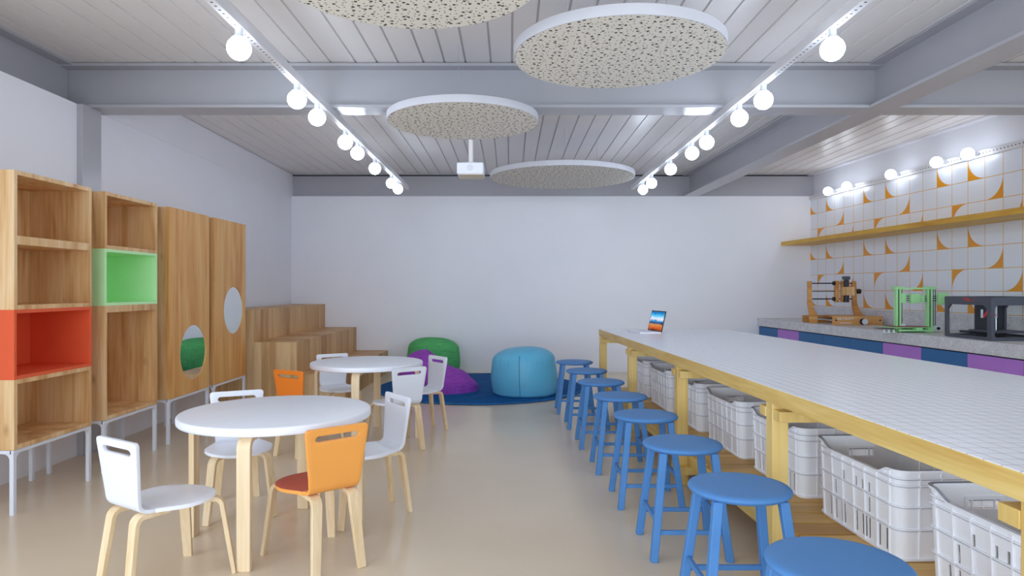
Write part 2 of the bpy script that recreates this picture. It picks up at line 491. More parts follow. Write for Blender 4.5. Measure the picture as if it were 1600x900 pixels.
struct('trim_7', MB().box(-3.9, 5.3, YB + 0.095, YB + 0.14, 3.176, 3.193), 'black_gap', 'dark gap above the back beam', cat='gap')
mb = MB().box(-3.9, 5.3, YB + 0.04, YB + 0.09, 3.193, 3.21)
struct('trim_8', mb, 'steel', 'thin white edge strip where ceiling meets the back beam', cat='trim')
mb = MB().slant(KW + 0.10, KW + 0.12, SW, SW, YR, YB + 0.1, ZW, 3.21)
mb.slant(KW + 0.0, KW + 0.10, SW, SW, YR, YB + 0.1, 3.185, 3.209)
struct('trim_9', mb, 'wall', 'white beam above the tiled right wall', cat='beam')
mb = MB().box(-3.6, -3.446, 5.39, 5.64, 0, ZW)
struct('trim_10', mb, 'steel', 'white steel column standing against the left wall', cat='column', bevel=0.004)
# glazed end of the room behind the camera: posts and rails only
wm = MB()
for x in (-3.44, -1.3, 0.9, 3.1, 5.2): wm.box(x, x + 0.08, YR, YR + 0.08, 0, ZW)
wm.box(-3.44, 5.6, YR, YR + 0.08, ZW, 3.2); wm.box(-3.44, 5.6, YR, YR + 0.08, 0, 0.08)
struct('window_1', wm, 'steel', 'white window frame at the glazed near end of the room', cat='window')
for nm, xa, xb in (('window_2', -3.6, -3.54), ('window_3', 5.42, 5.48)):  # invented frames around the added side fill lights, out of view
    wm = MB()
    for y in (YR + 0.1, -1.8, 0.1, YG - 0.08): wm.box(xa, xb, y, y + 0.07, 0.08, ZW - 0.08)
    wm.box(xa, xb, YR + 0.1, YG, 0, 0.08); wm.box(xa, xb, YR + 0.1, YG, ZW - 0.08, ZW)
    struct(nm, wm, 'steel', 'white frame around the added fill light by the camera, %s side' % ('left' if xa < 0 else 'right'), cat='window')

# ------------------------------------------------------------------ cabinets along the left wall
XF, XK = -2.945, -3.375
def shelf_mod(y0, y1, z0, z1, t=0.027, front=XF, mids=()):
    mb = MB()
    mb.box(XK, front, y0, y0 + t, z0, z1); mb.box(XK, front, y1 - t, y1, z0, z1)
    mb.box(XK, front, y0 + t, y1 - t, z0, z0 + t); mb.box(XK, front, y0 + t, y1 - t, z1 - t, z1)
    mb.box(XK, XK + 0.012, y0 + t, y1 - t, z0 + t, z1 - t)
    return mb
def cab_frame(parent, y0, y1):
    zt = 0.385; r = 0.0125
    mb = MB()
    for x in (XF - 0.016, XK + 0.016): mb.box(x - r, x + r, y0, y1, zt - 0.022, zt)
    for y in (y0 + r, y1 - r): mb.box(XK + 0.016, XF - 0.016, y - r, y + r, zt - 0.022, zt)
    mb.build('base_rail', 'white_edge', parent, 0.003)
    for i, x in enumerate((XF - 0.016, XK + 0.016)):
        for j, y in enumerate((y0 + r, y1 - r)):
            m_ = MB().box(x - r, x + r, y - r, y + r, 0, zt - 0.022)
            sy = 1 if j == 0 else -1; sx = -1 if i == 0 else 1
            R = 0.035
            pts = [(0, 0)] + [(R - R * math.cos(a), -R + R * math.sin(a)) for a in [k * PI / 12 for k in range(7)]]
            m_.prism([(y + sy * (r + u), zt - 0.022 + v) for u, v in pts], x - r, x + r, 'x')
            m_.prism([(x + sx * (r + u), zt - 0.022 + v) for u, v in pts], y - r, y + r, 'y')
            m_.build('leg', 'white_edge', parent, 0.002)
ZM = [0.387, 0.804, 1.222, 1.639, 2.056]
gcab = 'pine cabinets along the left wall'
c1 = thing('bookcase', 'open pine bookcase with a red-orange box compartment, nearest on the left', 'bookcase', (0, 0, 0), group=gcab)
y0, y1 = 3.971, 4.709
shelf_mod(y0, y1, ZM[0], ZM[1]).build('bottom_box', 'pine', c1, 0.001)
o = shelf_mod(y0, y1, ZM[1], ZM[2], 0.022).build('red_box', 'red_box', c1, 0.001); o['label'] = 'red-orange box compartment'
mb = shelf_mod(y0, y1, ZM[2], ZM[4]); mb.box(XK, XF, y0 + .027, y1 - .027, ZM[3] - 0.026, ZM[3] + 0.026)
mb.build('top_box', 'pine', c1, 0.001)
cab_frame(c1, y0, y1)
c2 = thing('bookcase', 'open pine bookcase with a pale green box compartment', 'bookcase', (0, 0, 0), group=gcab)
y0, y1 = 4.861, 5.583
mb = shelf_mod(y0, y1, ZM[0], ZM[2]); mb.box(XK, XF - 0.001, y0 + .027, y1 - .027, ZM[2] - 0.05, ZM[2] - 0.026); mb.build('bottom_box', 'pine', c2, 0.001)
o = shelf_mod(y0, y1, ZM[2], ZM[3], 0.022).build('green_box', 'green_box', c2, 0.001); o['label'] = 'pale green box compartment'
shelf_mod(y0, y1, ZM[3], ZM[4]).build('top_box', 'pine', c2, 0.001)
cab_frame(c2, y0, y1)
for (y0, y1, cy, cz, R, lb) in ((5.779, 6.545, 6.225, 0.757, 0.253, 'closed pine cabinet with a round mirror low on its door'),
                                (6.661, 7.447, 7.13, 1.116, 0.248, 'closed pine cabinet with a round mirror high on its door, farthest from the camera')):
    c = thing('cabinet', lb, 'cabinet', (0, 0, 0), group=gcab)
    shelf_mod(y0, y1, ZM[0], ZM[4], 0.022, XF - 0.022).build('body', 'pine', c, 0.001)
    # door with a round opening
    N = 48
    inner = [(cy + R * math.cos(2 * PI * k / N + PI / 4), cz + R * math.sin(2 * PI * k / N + PI / 4)) for k in range(N)]
    outer = []
    for k in range(N):
        a = 2 * PI * k / N + PI / 4; cx_, sx_ = math.cos(a), math.sin(a)
        dy = (y1 - cy) if cx_ > 0 else (cy - y0); dz = (ZM[4] - cz) if sx_ > 0 else (cz - ZM[0])
        if abs(cx_) >= abs(sx_) - 1e-9: outer.append((cy + math.copysign(dy, cx_), cz + dz * (sx_ / abs(cx_))))
        else: outer.append((cy + dy * cx_ / abs(sx_), cz + math.copysign(dz, sx_)))
    d = MB().frame(outer, inner, XF - 0.021, XF, 'x').build('door', 'pine_warm', c, smooth=True)
    MB().prism([(cy + (R + .001) * math.cos(2 * PI * k / N), cz + (R + .001) * math.sin(2 * PI * k / N)) for k in range(N)], XF - 0.018, XF - 0.006, 'x').build('mirror', 'mirror', d, smooth=False)
    cab_frame(c, y0, y1)

# ------------------------------------------------------------------ stepped seating
t = thing('stepped_seating', 'three-tier oak stepped seating in the far left corner', 'bench', (0, 7.78, 0))
tiers = [(-3.49, -2.987, 1.097), (-2.987, -2.48, 0.725), (-2.48, -1.974, 0.353)]
for (xa, xb, zt) in tiers:
    o = MB()
    L = YB - 7.78 - 0.004
    for k in range(2):
        a, b = k * L / 2 + (0.0025 if k else 0), (k + 1) * L / 2 - (0.0025 if k == 0 else 0)
        o.cur = 0
        # tread
        o.box(xa, xb, a, b, zt - 0.02, zt)
        # riser boards
        for q in range(6):
            ya = a + (b - a) * q / 6; yb = a + (b - a) * (q + 1) / 6
            o.box(xb - 0.02, xb - 0.0003 * (q % 2), ya + 0.0004, yb - 0.0004, 0, zt - 0.02)
    o.build('tier', 'oak', t)
for (xa, xb, zt) in tiers:
    MB().box(xa + (0.001 if xa > -3.4 else 0), xb - 0.0005, -0.012, 0.0, 0, zt - 0.0005).build('side_panel', 'oak_side', t)

# ------------------------------------------------------------------ rug and poufs
mb = MB().lathe([(0, 0.0), (1.37, 0.0), (1.385, 0.004), (1.385, 0.016), (1.36, 0.022), (0, 0.022)], 96)
o = tag(mb.build('rug', 'rug', None, loc=(-0.40, 9.1, 0)), 'round dark blue rug under the poufs', 'rug')
MB().lathe([(1.385, 0.002), (1.395, 0.006), (1.395, 0.015), (1.385, 0.02), (1.378, 0.0225), (1.37, 0.021)], 96).build('binding', 'rug_edge', o)

def blob(prof_fn, nz=22, na=64):
    vs = []; fs = []
    for i in range(nz + 1):
        for k in range(na):
            vs.append(prof_fn(i / nz, 2 * PI * k / na))
    for i in range(nz):
        for k in range(na):
            fs.append((i * na + k, i * na + (k + 1) % na, (i + 1) * na + (k + 1) % na, (i + 1) * na + k))
    fs.append(tuple(range(na))[::-1]); fs.append(tuple(range(nz * na, (nz + 1) * na)))
    return MB().add(vs, fs)
def drum(R, H, lean, drop, bulge=0.04, pleat=0.0):
    ss = [0, 0.02, 0.05, 0.12, 0.25, 0.4, 0.55, 0.66, 0.74, 0.79, 0.825, 0.85, 0.875, 0.905, 0.935, 0.96, 0.98, 0.993, 1.0]
    def fn(t, a):
        i = t * (len(ss) - 1); i0 = min(int(i), len(ss) - 2); s_ = ss[i0] + (ss[i0 + 1] - ss[i0]) * (i - i0)
        if s_ < 0.05: r = R * (0.90 + 0.06 * math.sqrt(s_ / 0.05)); z = 0.03 * (s_ / 0.05) * H
        elif s_ < 0.74:
            q = (s_ - 0.05) / 0.69; r = R * (0.96 + bulge * math.sin(PI * q)); z = H * (0.03 + 0.65 * q)
        else:
            q = (s_ - 0.74) / 0.26; r = R * 0.96 * math.cos(q * PI / 2) ** 0.75 ; z = H * (0.68 + 0.32 * math.sin(q * PI / 2) ** 0.95)
            r = max(r, 0.002)
            r *= 1 + pleat * math.sin(a * 36) * math.exp(-((q - 0.2) / 0.2) ** 2)
        ca, sa = math.cos(a), math.sin(a)
        zz = z * (1 + drop * ca * (r / R))
        sq = 1 + 0.03 * math.cos(2 * a + 0.6)
        return (r * ca * sq + lean * z, r * sa * sq, zz)
    return fn
fn = drum(0.405, 0.585, -0.03, 0.04, 0.05, 0.012)
o = tag(blob(fn, 36, 144).build('pouf', 'teal', None, loc=(0.182, 8.46, 0.0235)), 'plump teal pouf on the right half of the blue rug', 'pouf')
for az in (-PI / 2 - 0.16, -PI / 2 + 2.1, -PI / 2 - 2.3):
    pts = []
    for i in range(1, 22):
        p = Vector(fn(i / 36 * 1.0, az)); c_ = Vector((fn(i / 36, az)[0] * 0 - 0.03 * p.z, 0, p.z))
        d = (p - c_); d.z = 0; pts.append(p + d.normalized() * 0.001)
    MB().tube(pts, 0.0035, 6).build('seam', 'teal_seam', o)
fn = drum(0.395, 0.575, 0.02, -0.03, 0.05, 0.008)
tag(blob(fn, 36, 144).build('pouf', 'green_cloth', None, loc=(-1.175, 10.22, 0.023)), 'upright green fabric pouf standing behind the purple one', 'pouf')
def slump(t, a):
    ca, sa = math.cos(a), math.sin(a)
    q = t
    r = (1 - q) ** 0.5 if q > 0 else 1
    x = 0.535 * r * ca; y = 0.40 * r * sa
    u = (x + 0.53) / 1.06
    h = 0.52 * math.exp(-((u - 0.20) / 0.25) ** 2) + 0.40 * math.exp(-((u - 0.52) / 0.25) ** 2) * 0.72 + 0.22 * math.exp(-((u - 0.86) / 0.2) ** 2)
    h = min(h, 0.535)
    prof = (1 - r ** 3.2) ** 0.45
    z = h * prof
    bl = 1 + 0.05 * math.sin(min(1, q * 4) * PI)
    return (x * bl, y * bl, z)
tag(blob(slump, 44, 96).build('bean_bag', 'purple_cloth', None, loc=(-0.955, 8.74, 0.0225)), 'slumped purple bean bag in front of the green pouf', 'bean bag')

# ------------------------------------------------------------------ round tables
def arc(c, r, a0, a1, k=6):
    return [(c[0] + r * math.cos(a0 + (a1 - a0) * i / k), c[1] + r * math.sin(a0 + (a1 - a0) * i / k)) for i in range(k + 1)]
tb = thing('round_table', 'round white table with birch legs, nearer of the two', 'table', (-1.27, 3.65, 0), group='round white tables')
MB().lathe([(0, 0), (0.488, 0), (0.495, 0.002), (0.499, 0.007), (0.5, 0.012), (0.5, 0.034), (0.4985, 0.039), (0.495, 0.0425), (0.489, 0.044), (0, 0.044)], 96,
           cz=0.644).build('tabletop', 'white', tb)
for k in range(4):
    a = k * PI / 2; dx, dy = math.cos(a), math.sin(a)
    pr = [(0.25, 0.628)] + arc((0.405, 0.578), 0.05, PI / 2, 0) + [(0.455, 0.3), (0.455, 0.0)]
    MB().strip([(dx * r, dy * r, z) for r, z in pr], (-dy, dx, 0), 0.066, 0.031).build('leg', 'birch', tb, 0.003)
dup(tb, (-1.295, 6.06, 0), 0, 'round white table with birch legs, farther one near the stepped seating')

# ------------------------------------------------------------------ chairs
def smooth01(x): x = max(0, min(1, x)); return x * x * (3 - 2 * x)
def chair_path():
    P = []  # (y, z, halfwidth)
    ZS = 0.384
    ys = [0.218, 0.216, 0.21, 0.198, 0.18, 0.155, 0.12, 0.08, 0.04, 0.0, -0.04, -0.075, -0.10, -0.125]
    for y in ys:
        if y > 0.03: w = 0.19 * math.sqrt(max(0.0, 1 - ((y - 0.03) / 0.189) ** 2)) + 0.002
        else: w = 0.192 - 0.062 * smooth01((0.03 - y) / 0.20) ** 1.1
        z = ZS - 0.010 * smooth01((y - 0.05) / 0.17) - 0.004 * math.exp(-(y / 0.1) ** 2)
        P.append((y, z, w))
    split = len(P) - 1
    for i in range(1, 9):
        a = -PI / 2 - (PI / 2 - 0.10) * i / 8
        P.append((-0.145 + 0.045 * math.cos(a), ZS + 0.045 + 0.045 * math.sin(a), 0.131 - 0.004 * math.sin(PI * i / 8)))
    y1, z1 = P[-1][0], P[-1][1]
    tx, tz = -math.sin(0.10), math.cos(0.10)
    LB = (0.695 - z1) / tz
    s1, s2 = LB - 0.062, LB - 0.034     # slot
    rows = [0.03, 0.07, 0.12, 0.17, s1 - 0.02, s1] + [s1 + (s2 - s1) * k / 6 for k in range(1, 6)] + [s2, s2 + 0.008, LB - 0.022, LB - 0.013, LB - 0.006, LB - 0.002, LB]
    slot = []
    for s in rows:
        w = 0.128 + 0.034 * (s / LB) ** 0.9
        rc = 0.022
        if s > LB - rc: w -= rc - math.sqrt(max(0, rc * rc - (s - (LB - rc)) ** 2))
        P.append((y1 + tx * s, z1 + tz * s, w))
    base = split + 8 + 1
    i1 = base + rows.index(s1); i2 = base + rows.index(s2)
    return P, split, i1, i2, s1, s2, rows, base
def chair_shell(lo, hi, P, i1, i2, s1, s2, rows, base):
    mb = MB(); idx = []; rS = (s2 - s1) / 2
    for i in range(lo, hi + 1):
        y, z, w = P[i]
        e = 0.098
        if i1 <= i <= i2:
            s = rows[i - base]
            e = 0.112 - rS + math.sqrt(max(0, rS * rS - (s - (s1 + s2) / 2) ** 2))
        elif i < 10: e = w * 0.6
        e = min(e, w * 0.85)
        xs = [-w, -(w + e) / 2, -e, -e / 3, e / 3, e, (w + e) / 2, w]
        cv = 0.0
        idx.append([len(mb.v) + k for k in range(8)])
        for x in xs: mb.v.append((x, y, z))
    for r in range(len(idx) - 1):
        i = lo + r
        for k in range(7):
            if i1 <= i < i2 and 2 <= k <= 4: continue
            mb.f.append((idx[r][k], idx[r + 1][k], idx[r + 1][k + 1], idx[r][k + 1])); mb.mi.append(0)
    return mb
CP = chair_path()
def make_chair(label, mat_back, mat_seat, loc, rz):
    P, split, i1, i2, s1, s2, rows, base = CP
    t = thing('chair', label, 'chair', loc, rz, 'bent-back chairs around the round tables')
    for nm, lo, hi, mt in (('seat', 0, split, mat_seat), ('backrest', split, len(P) - 1, mat_back)):
        mb = chair_shell(lo, hi, P, i1, i2, s1, s2, rows, base)
        me = bpy.data.meshes.new(nm); me.from_pydata(mb.v, [], mb.f)
        for p in me.polygons: p.use_smooth = True
        for m_ in (mt if isinstance(mt, list) else [mt]): me.materials.append(M[m_])
        o = bpy.data.objects.new(nm, me); COL.objects.link(o); o.parent = t
        so = o.modifiers.new('thickness', 'SOLIDIFY'); so.thickness = 0.017; so.offset = 0
        so.use_even_offset = True
        if isinstance(mt, list): so.material_offset_rim = 1
        be = o.modifiers.new('edge', 'BEVEL'); be.width = 0.003; be.segments = 2; be.limit_method = 'ANGLE'; be.angle_limit = math.radians(60)
        if isinstance(mt, list): o['label'] = 'terracotta seat with orange edge'
    for (fx, fy) in ((-0.185, 0.23), (0.185, 0.23), (-0.118, -0.235), (0.118, -0.235)):
        R = math.hypot(fx, fy); ux, uy = fx / R, fy / R
        kn = R * 0.83
        zt = 0.362
        pr = [(0.05, zt), (kn - 0.05, zt)] + [(kn - 0.04 + 0.038 * math.sin(a), zt - 0.038 + 0.038 * math.cos(a)) for a in [PI / 2 * i / 6 for i in range(1, 7)]]
        x_, z_ = pr[-1]
        pr += [(x_ + (R - x_) * 0.5, z_ * 0.5), (R, 0.0)]
        n_ = len(pr)
        w = [0.052] * (n_ - 2) + [0.048, 0.042]
        th = [0.02] * (n_ - 2) + [0.021, 0.018]
        if fy > 0: MB().strip([(ux * r, uy * r, z) for r, z in pr], (-uy, ux, 0), w, th).build('leg', 'birch', t, 0.003)
        else:
            q = abs(fy) / R
            MB().strip([(fx * (0.80 if z > 0.3 else 0.80 + 0.20 * (1 - z / 0.324)), -r * q, z) for r, z in pr], (1, 0, 0), w, [x + 0.003 for x in th]).build('leg', 'birch', t, 0.003)
    return t
def rzof(fx, fy): return math.atan2(-fx, fy)
def ctr(bx, by, fx, fy, d=0.235):
    n_ = math.hypot(fx, fy); return (bx + fx / n_ * d, by + fy / n_ * d, 0)
gch = 'bent-back chairs around the round tables'
cA = make_chair('white bent-back chair with birch legs, front left of the nearer round table', 'white_edge', 'white',
                ctr(-1.715, 2.84 + 0.045, 0.53, 0.85), rzof(0.53, 0.85))
cB = make_chair('orange chair with terracotta seat, in front of the nearer round table', 'orange', ['terracotta', 'orange'],
                ctr(-0.807, 3.16, -0.651, 0.759), rzof(-0.651, 0.759))
cD = make_chair('deep orange chair between the two round tables, back towards the camera', 'orange_deep', 'orange_deep',
                ctr(-1.78, 5.324, 0.463, 0.885), rzof(0.463, 0.885))
for (bx, by, fx, fy, lb) in (
    (-1.755, 4.295, 0.42, -0.90, 'white chair behind the nearer round table, facing the camera, beside the pine cabinets'),
    (-0.678, 4.146, -0.8, -0.6, 'white chair at the right side of the nearer round table, facing left'),
    (-1.79, 6.71, 0.51, -0.86, 'white chair behind the farther round table, in front of the stepped seating'),
    (-0.822, 5.52, -0.6, 0.8, 'white chair in front of the farther round table, seen from behind'),
    (-0.684, 6.488, -0.78, -0.62, 'white chair at the far right of the farther round table, before the purple bean bag')):
    dup(cA, ctr(bx, by, fx, fy), rzof(fx, fy), lb)

# ------------------------------------------------------------------ stools
st = thing('stool', 'x', 'stool', (0, 0, 0), 0, 'blue stools along the tiled work table')
MB().lathe([(0, 0), (0.17, 0), (0.188, 0.002), (0.199, 0.008), (0.204, 0.016), (0.2025, 0.022), (0.196, 0.0275), (0.184, 0.0305), (0.17, 0.031), (0, 0.031)], 72, cz=0.519).build('seat', 'stool', st)
h = 0.0185
for sx in (-1, 1):
    for sy in (-1, 1):
        a, b = 0.128, 0.188
        T = (sx * a, sy * a, 0.522); B = (sx * b, sy * b, 0.0)
        MB().hexa([(B[0] - h, B[1] - h, 0), (B[0] + h, B[1] - h, 0), (B[0] + h, B[1] + h, 0), (B[0] - h, B[1] + h, 0),
                   (T[0] - h, T[1] - h, T[2]), (T[0] + h, T[1] - h, T[2]), (T[0] + h, T[1] + h, T[2]), (T[0] - h, T[1] + h, T[2])]).build('leg', 'stool', st, 0.004)
for s_ in (-1, 1):
    c = 0.173
    MB().box(-c + h, c - h, s_ * c - 0.009, s_ * c + 0.009, 0.128, 0.15).build('stretcher', 'stool', st, 0.003)
    c = 0.166
    MB().box(s_ * c - 0.009, s_ * c + 0.009, -c + h, c - h, 0.178, 0.2).build('stretcher', 'stool', st, 0.003)
SP = [(0.965, 1.97), (0.935, 2.73), (0.898, 3.49), (0.864, 4.27), (0.826, 5.03), (0.787, 5.80), (0.752, 6.585), (0.708, 7.37)]
SLAB = ['nearest blue stool, cut off by the bottom edge of the photo', 'second blue stool from the camera', 'third blue stool from the camera',
        'fourth blue stool from the camera', 'fifth blue stool from the camera', 'sixth blue stool from the camera, third from the far end',
        'seventh blue stool from the camera, second from the far end', 'farthest blue stool, beside the teal pouf']
for i, ((x, y), lb) in enumerate(zip(SP, SLAB)):
    if i == 0: st.location = (x, y, 0); st['label'] = lb
    else: dup(st, (x, y, 0), 0, lb)

# ------------------------------------------------------------------ tiled work table
KL, SL, KR, SR = 1.36, 0.047, 2.925, 0.068
ZT = 0.89
YN, YFa = 1.45, 7.57
wt = thing('work_table', 'long yellow pine work table with a white mosaic tile top', 'table', (0, 0, 0))
MB().slant(KL + 0.002, KR, SL, SR, YN, YFa, ZT - 0.022, ZT).build('tiled_top', 'mosaic', wt)
def rail(k0, k1, s_, y0, y1, z0, z1, nm, mat):
    return MB().slant(k0, k1, s_, s_, y0, y1, z0, z1).build(nm, mat, wt, 0.002)
rail(KL, KL + 0.03, SL, YN, YFa, 0.815, ZT - 0.003, 'apron', 'yellow_wood_long')
rail(KR - 0.03, KR + 0.001, SR, YN, YFa, 0.815, ZT - 0.003, 'apron', 'yellow_wood_long')
MB().box(KL - SL * YFa + 0.03, KR - SR * YFa - 0.03, YFa - 0.03, YFa, 0.815, ZT - 0.022).build('apron', 'yellow_wood', wt, 0.002)
MB().box(KL - SL * YN + 0.03, KR - SR * YN - 0.03, YN, YN + 0.03, 0.815, ZT - 0.022).build('apron', 'yellow_wood', wt, 0.002)
PT = 0.075
PY = [1.609, 3.10, 4.585, 6.06, 7.492]
for k, y in enumerate(PY):
    xL = KL - SL * y; xR = KR - SR * y - PT
    for x in (xL + 0.001, xR):
        MB().box(x, x + PT, y, y + PT, 0, 0.8149).build('post', 'yellow_wood', wt, 0.002)
        MB().box(x, x + PT, y, y + PT, 0.815, 0.867).build('post_head', 'yellow_wood', wt) if x != xR and False else None
    for z0 in (0.742, 0.09):
        for (ya, nm) in ((y - PT, 'cross_beam'), (y + PT, 'cross_beam')):
            if ya + PT > YFa + 0.01: continue
            if ya < YN: continue
            xa = KL - SL * ya; xb = KR - SR * ya
            MB().box(xa + 0.001, xb - 0.001, ya, ya + PT, z0, z0 + 0.048).build(nm, 'yellow_wood', wt, 0.002)
for (k0, s_) in ((KL + PT + 0.002, SL), (KR - 2 * PT - 0.002, SR)):
    rail(k0, k0 + PT, s_, YN + 0.05, YFa - 0.02, 0.138, 0.218, 'bearer', 'yellow_wood_long')
y = YN + 0.06
while y < YFa - 0.13:
    xa = KL + PT + 0.002 - SL * y; xb = KR - PT - SR * y
    MB().box(xa, xb - 0.01, y, y + 0.138, 0.218, 0.24).build('slat', 'slat_wood', wt, 0.002)
    y += 0.151

# crates
def rrect(hx, hy, r, ns=7, step=0.0125):
    pts = []
    nx = max(2, int(2 * (hx - r) / step)); ny = max(2, int(2 * (hy - r) / step))
    def seg(ax, ay, bx, by, n_): return [(ax + (bx - ax) * i / n_, ay + (by - ay) * i / n_) for i in range(n_)]
    def cor(cx, cy, a0): return [(cx + r * math.cos(a0 + PI / 2 * i / ns), cy + r * math.sin(a0 + PI / 2 * i / ns)) for i in range(ns)]
    pts += seg(-hx + r, -hy, hx - r, -hy, nx); pts += cor(hx - r, -hy + r, -PI / 2)
    pts += seg(hx, -hy + r, hx, hy - r, ny); pts += cor(hx - r, hy - r, 0)
    pts += seg(hx - r, hy, -hx + r, hy, nx); pts += cor(-hx + r, hy - r, PI / 2)
    pts += seg(-hx, hy - r, -hx, -hy + r, ny); pts += cor(-hx + r, -hy + r, PI)
    return pts
HX, HY, CH = 0.225, 0.325, 0.372
def dip(x, y):
    if abs(x) > HX - 0.03 and abs(y) < HY - 0.05:
        return 0.032 * smooth01((HY - 0.05 - abs(y)) / 0.09)
    return 0.0
base_p = rrect(HX, HY, 0.045); NP = len(base_p)
def ringpts(z, off, follow=True):
    out = []
    for x, y in base_p:
        k = 0.955 + 0.045 * (z / CH)
        l = math.hypot(x, y)
        nx = (x / abs(x) if abs(x) > HX - 0.046 and abs(y) < HY - 0.044 else 0); ny = (y / abs(y) if abs(y) > HY - 0.046 and abs(x) < HX - 0.044 else 0)
        if nx == 0 and ny == 0:
            cx = math.copysign(HX - 0.045, x); cy = math.copysign(HY - 0.045, y)
            d = math.hypot(x - cx, y - cy) or 1; nx, ny = (x - cx) / d, (y - cy) / d
        out.append((x * k + nx * off, y * k + ny * off, z - (dip(x, y) if follow else 0)))
    return out
zs = [0.0, 0.025, 0.115, 0.14, 0.205, 0.228, 0.268, 0.312, 0.338, 0.372]
cm_ = MB(); T = 0.004
for off in (0.0, -T):
    for z in zs: cm_.v += ringpts(z, off, z > 0.36)
nz = len(zs)
def vid(layer, i, k): return layer * nz * NP + i * NP + (k % NP)
open_ = set()
for i in range(nz - 1):
    for k in range(NP):
        x, y = [(base_p[k][j] + base_p[(k + 1) % NP][j]) / 2 for j in (0, 1)]
        longs = abs(x) > HX - 0.005; shorts = abs(y) > HY - 0.005
        if not (longs or shorts): continue
        s_ = y if longs else x
        rib = abs(((s_ + 0.45) % 0.09) - 0.045) < 0.014
        if i == 1 and k % 2 == 0 and not rib and (longs and abs(s_) < 0.26 or shorts and 0.10 < abs(s_) < 0.16): open_.add((i, k))
        if i == 3 and k % 2 == 0 and not rib and longs and 0.11 < abs(s_) < 0.16: open_.add((i, k))
        if i == 5 and k % 4 == 0 and not rib and longs and abs(s_) < 0.2: open_.add((i, k))
        if i == 6 and shorts and abs(s_) < 0.062: open_.add((i, k))
for i in range(nz - 1):
    for k in range(NP):
        if (i, k) in open_: continue
        cm_.f.append((vid(0, i, k), vid(0, i, k + 1), vid(0, i + 1, k + 1), vid(0, i + 1, k))); cm_.mi.append(0)
        cm_.f.append((vid(1, i, k), vid(1, i + 1, k), vid(1, i + 1, k + 1), vid(1, i, k + 1))); cm_.mi.append(0)
        # side walls of openings
        if (i, (k + 1) % NP) in open_: cm_.f.append((vid(0, i, k + 1), vid(1, i, k + 1), vid(1, i + 1, k + 1), vid(0, i + 1, k + 1))); cm_.mi.append(0)
        if (i, (k - 1) % NP) in open_: cm_.f.append((vid(0, i, k), vid(0, i + 1, k), vid(1, i + 1, k), vid(1, i, k))); cm_.mi.append(0)
b0 = [vid(1, 0, k) for k in range(NP)]
cm_.f.append(tuple(b0)); cm_.mi.append(0)
cm_.f.append(tuple(vid(0, 0, k) for k in range(NP))[::-1]); cm_.mi.append(0)
def band(mb, z0, z1, off, follow):
    a, b, c, d = ringpts(z0, 0.0, follow), ringpts(z0, off, follow), ringpts(z1, off, follow), ringpts(z1, -T if follow else 0.0, follow)
    k0 = len(mb.v); mb.v += a + b + c + d
    for k in range(NP):
        m_ = (k + 1) % NP
        for r0 in range(3):
            mb.f.append((k0 + r0 * NP + k, k0 + r0 * NP + m_, k0 + (r0 + 1) * NP + m_, k0 + (r0 + 1) * NP + k)); mb.mi.append(0)
crate = thing('crate', 'x', 'crate', (0, 0, 0), 0, 'white plastic crates under the work table')
cm_.build('basket', 'white_plastic', crate, smooth=False)
rb = MB()
band(rb, 0.364, 0.374, 0.009, True)
for z in (0.338, 0.308, 0.222, 0.128, 0.008): band(rb, z, z + 0.006, 0.007, False)
rb.build('rim', 'white_plastic', crate, smooth=False)
gl = MB()
band(gl, 0.3735, 0.3755, 0.0095, True)
for z in (0.334, 0.304, 0.218, 0.124): band(gl, z, z + 0.0035, 0.005, False)
gl.build('rim_line', 'grey_line', crate, smooth=False)
vr = MB()
for x_, y_ in [(sx * HX, -0.27 + 0.09 * k) for sx in (-1, 1) for k in range(7)] + [(-0.135 + 0.09 * k, sy * HY) for sy in (-1, 1) for k in range(4)]:
    lx = abs(x_) > HX - 0.001
    zt = 0.362 - (dip(x_, y_))
    k0, k1 = 0.957, 0.9995 - 0.001
    o_ = 0.006
    if lx:
        sx = math.copysign(1, x_)
        vr.hexa([(x_ * k0, y_ * k0 - .003, 0.01), (x_ * k0 + sx * o_, y_ * k0 - .003, 0.01), (x_ * k0 + sx * o_, y_ * k0 + .003, 0.01), (x_ * k0, y_ * k0 + .003, 0.01),
                 (x_ * k1, y_ * k1 - .003, zt), (x_ * k1 + sx * o_, y_ * k1 - .003, zt), (x_ * k1 + sx * o_, y_ * k1 + .003, zt), (x_ * k1, y_ * k1 + .003, zt)])
    else:
        sy = math.copysign(1, y_)
        vr.hexa([(x_ * k0 - .003, y_ * k0, 0.01), (x_ * k0 + .003, y_ * k0, 0.01), (x_ * k0 + .003, y_ * k0 + sy * o_, 0.01), (x_ * k0 - .003, y_ * k0 + sy * o_, 0.01),
                 (x_ * k1 - .003, y_ * k1, zt), (x_ * k1 + .003, y_ * k1, zt), (x_ * k1 + .003, y_ * k1 + sy * o_, zt), (x_ * k1 - .003, y_ * k1 + sy * o_, zt)])
vr.build('ribs', 'white_plastic', crate, smooth=False)
for sy in (-1, 1):
    def fr(h_, z0, z1): return [(-h_, z0), (h_, z0), (h_, z1), (-h_, z1)]
    yy = sy * HY * 0.99
    MB().frame(fr(0.078, 0.258, 0.322), fr(0.064, 0.27, 0.31), yy - 0.008, yy + 0.008, 'y').build('handle', 'white_plastic', crate, smooth=False)
CL = ['white plastic crate nearest the camera, at the lower right edge of the photo', 'white plastic crate, second from the camera, fully in view right of the stools',
      'white plastic crate, third from the camera, partly behind a table post', 'white plastic crate, fourth from the camera, left of the near table post',
      'white plastic crate, fifth from the camera, right of the middle table post', 'white plastic crate, sixth from the camera, left of the middle table post',
      'white plastic crate farthest from the camera, by the second last table post']
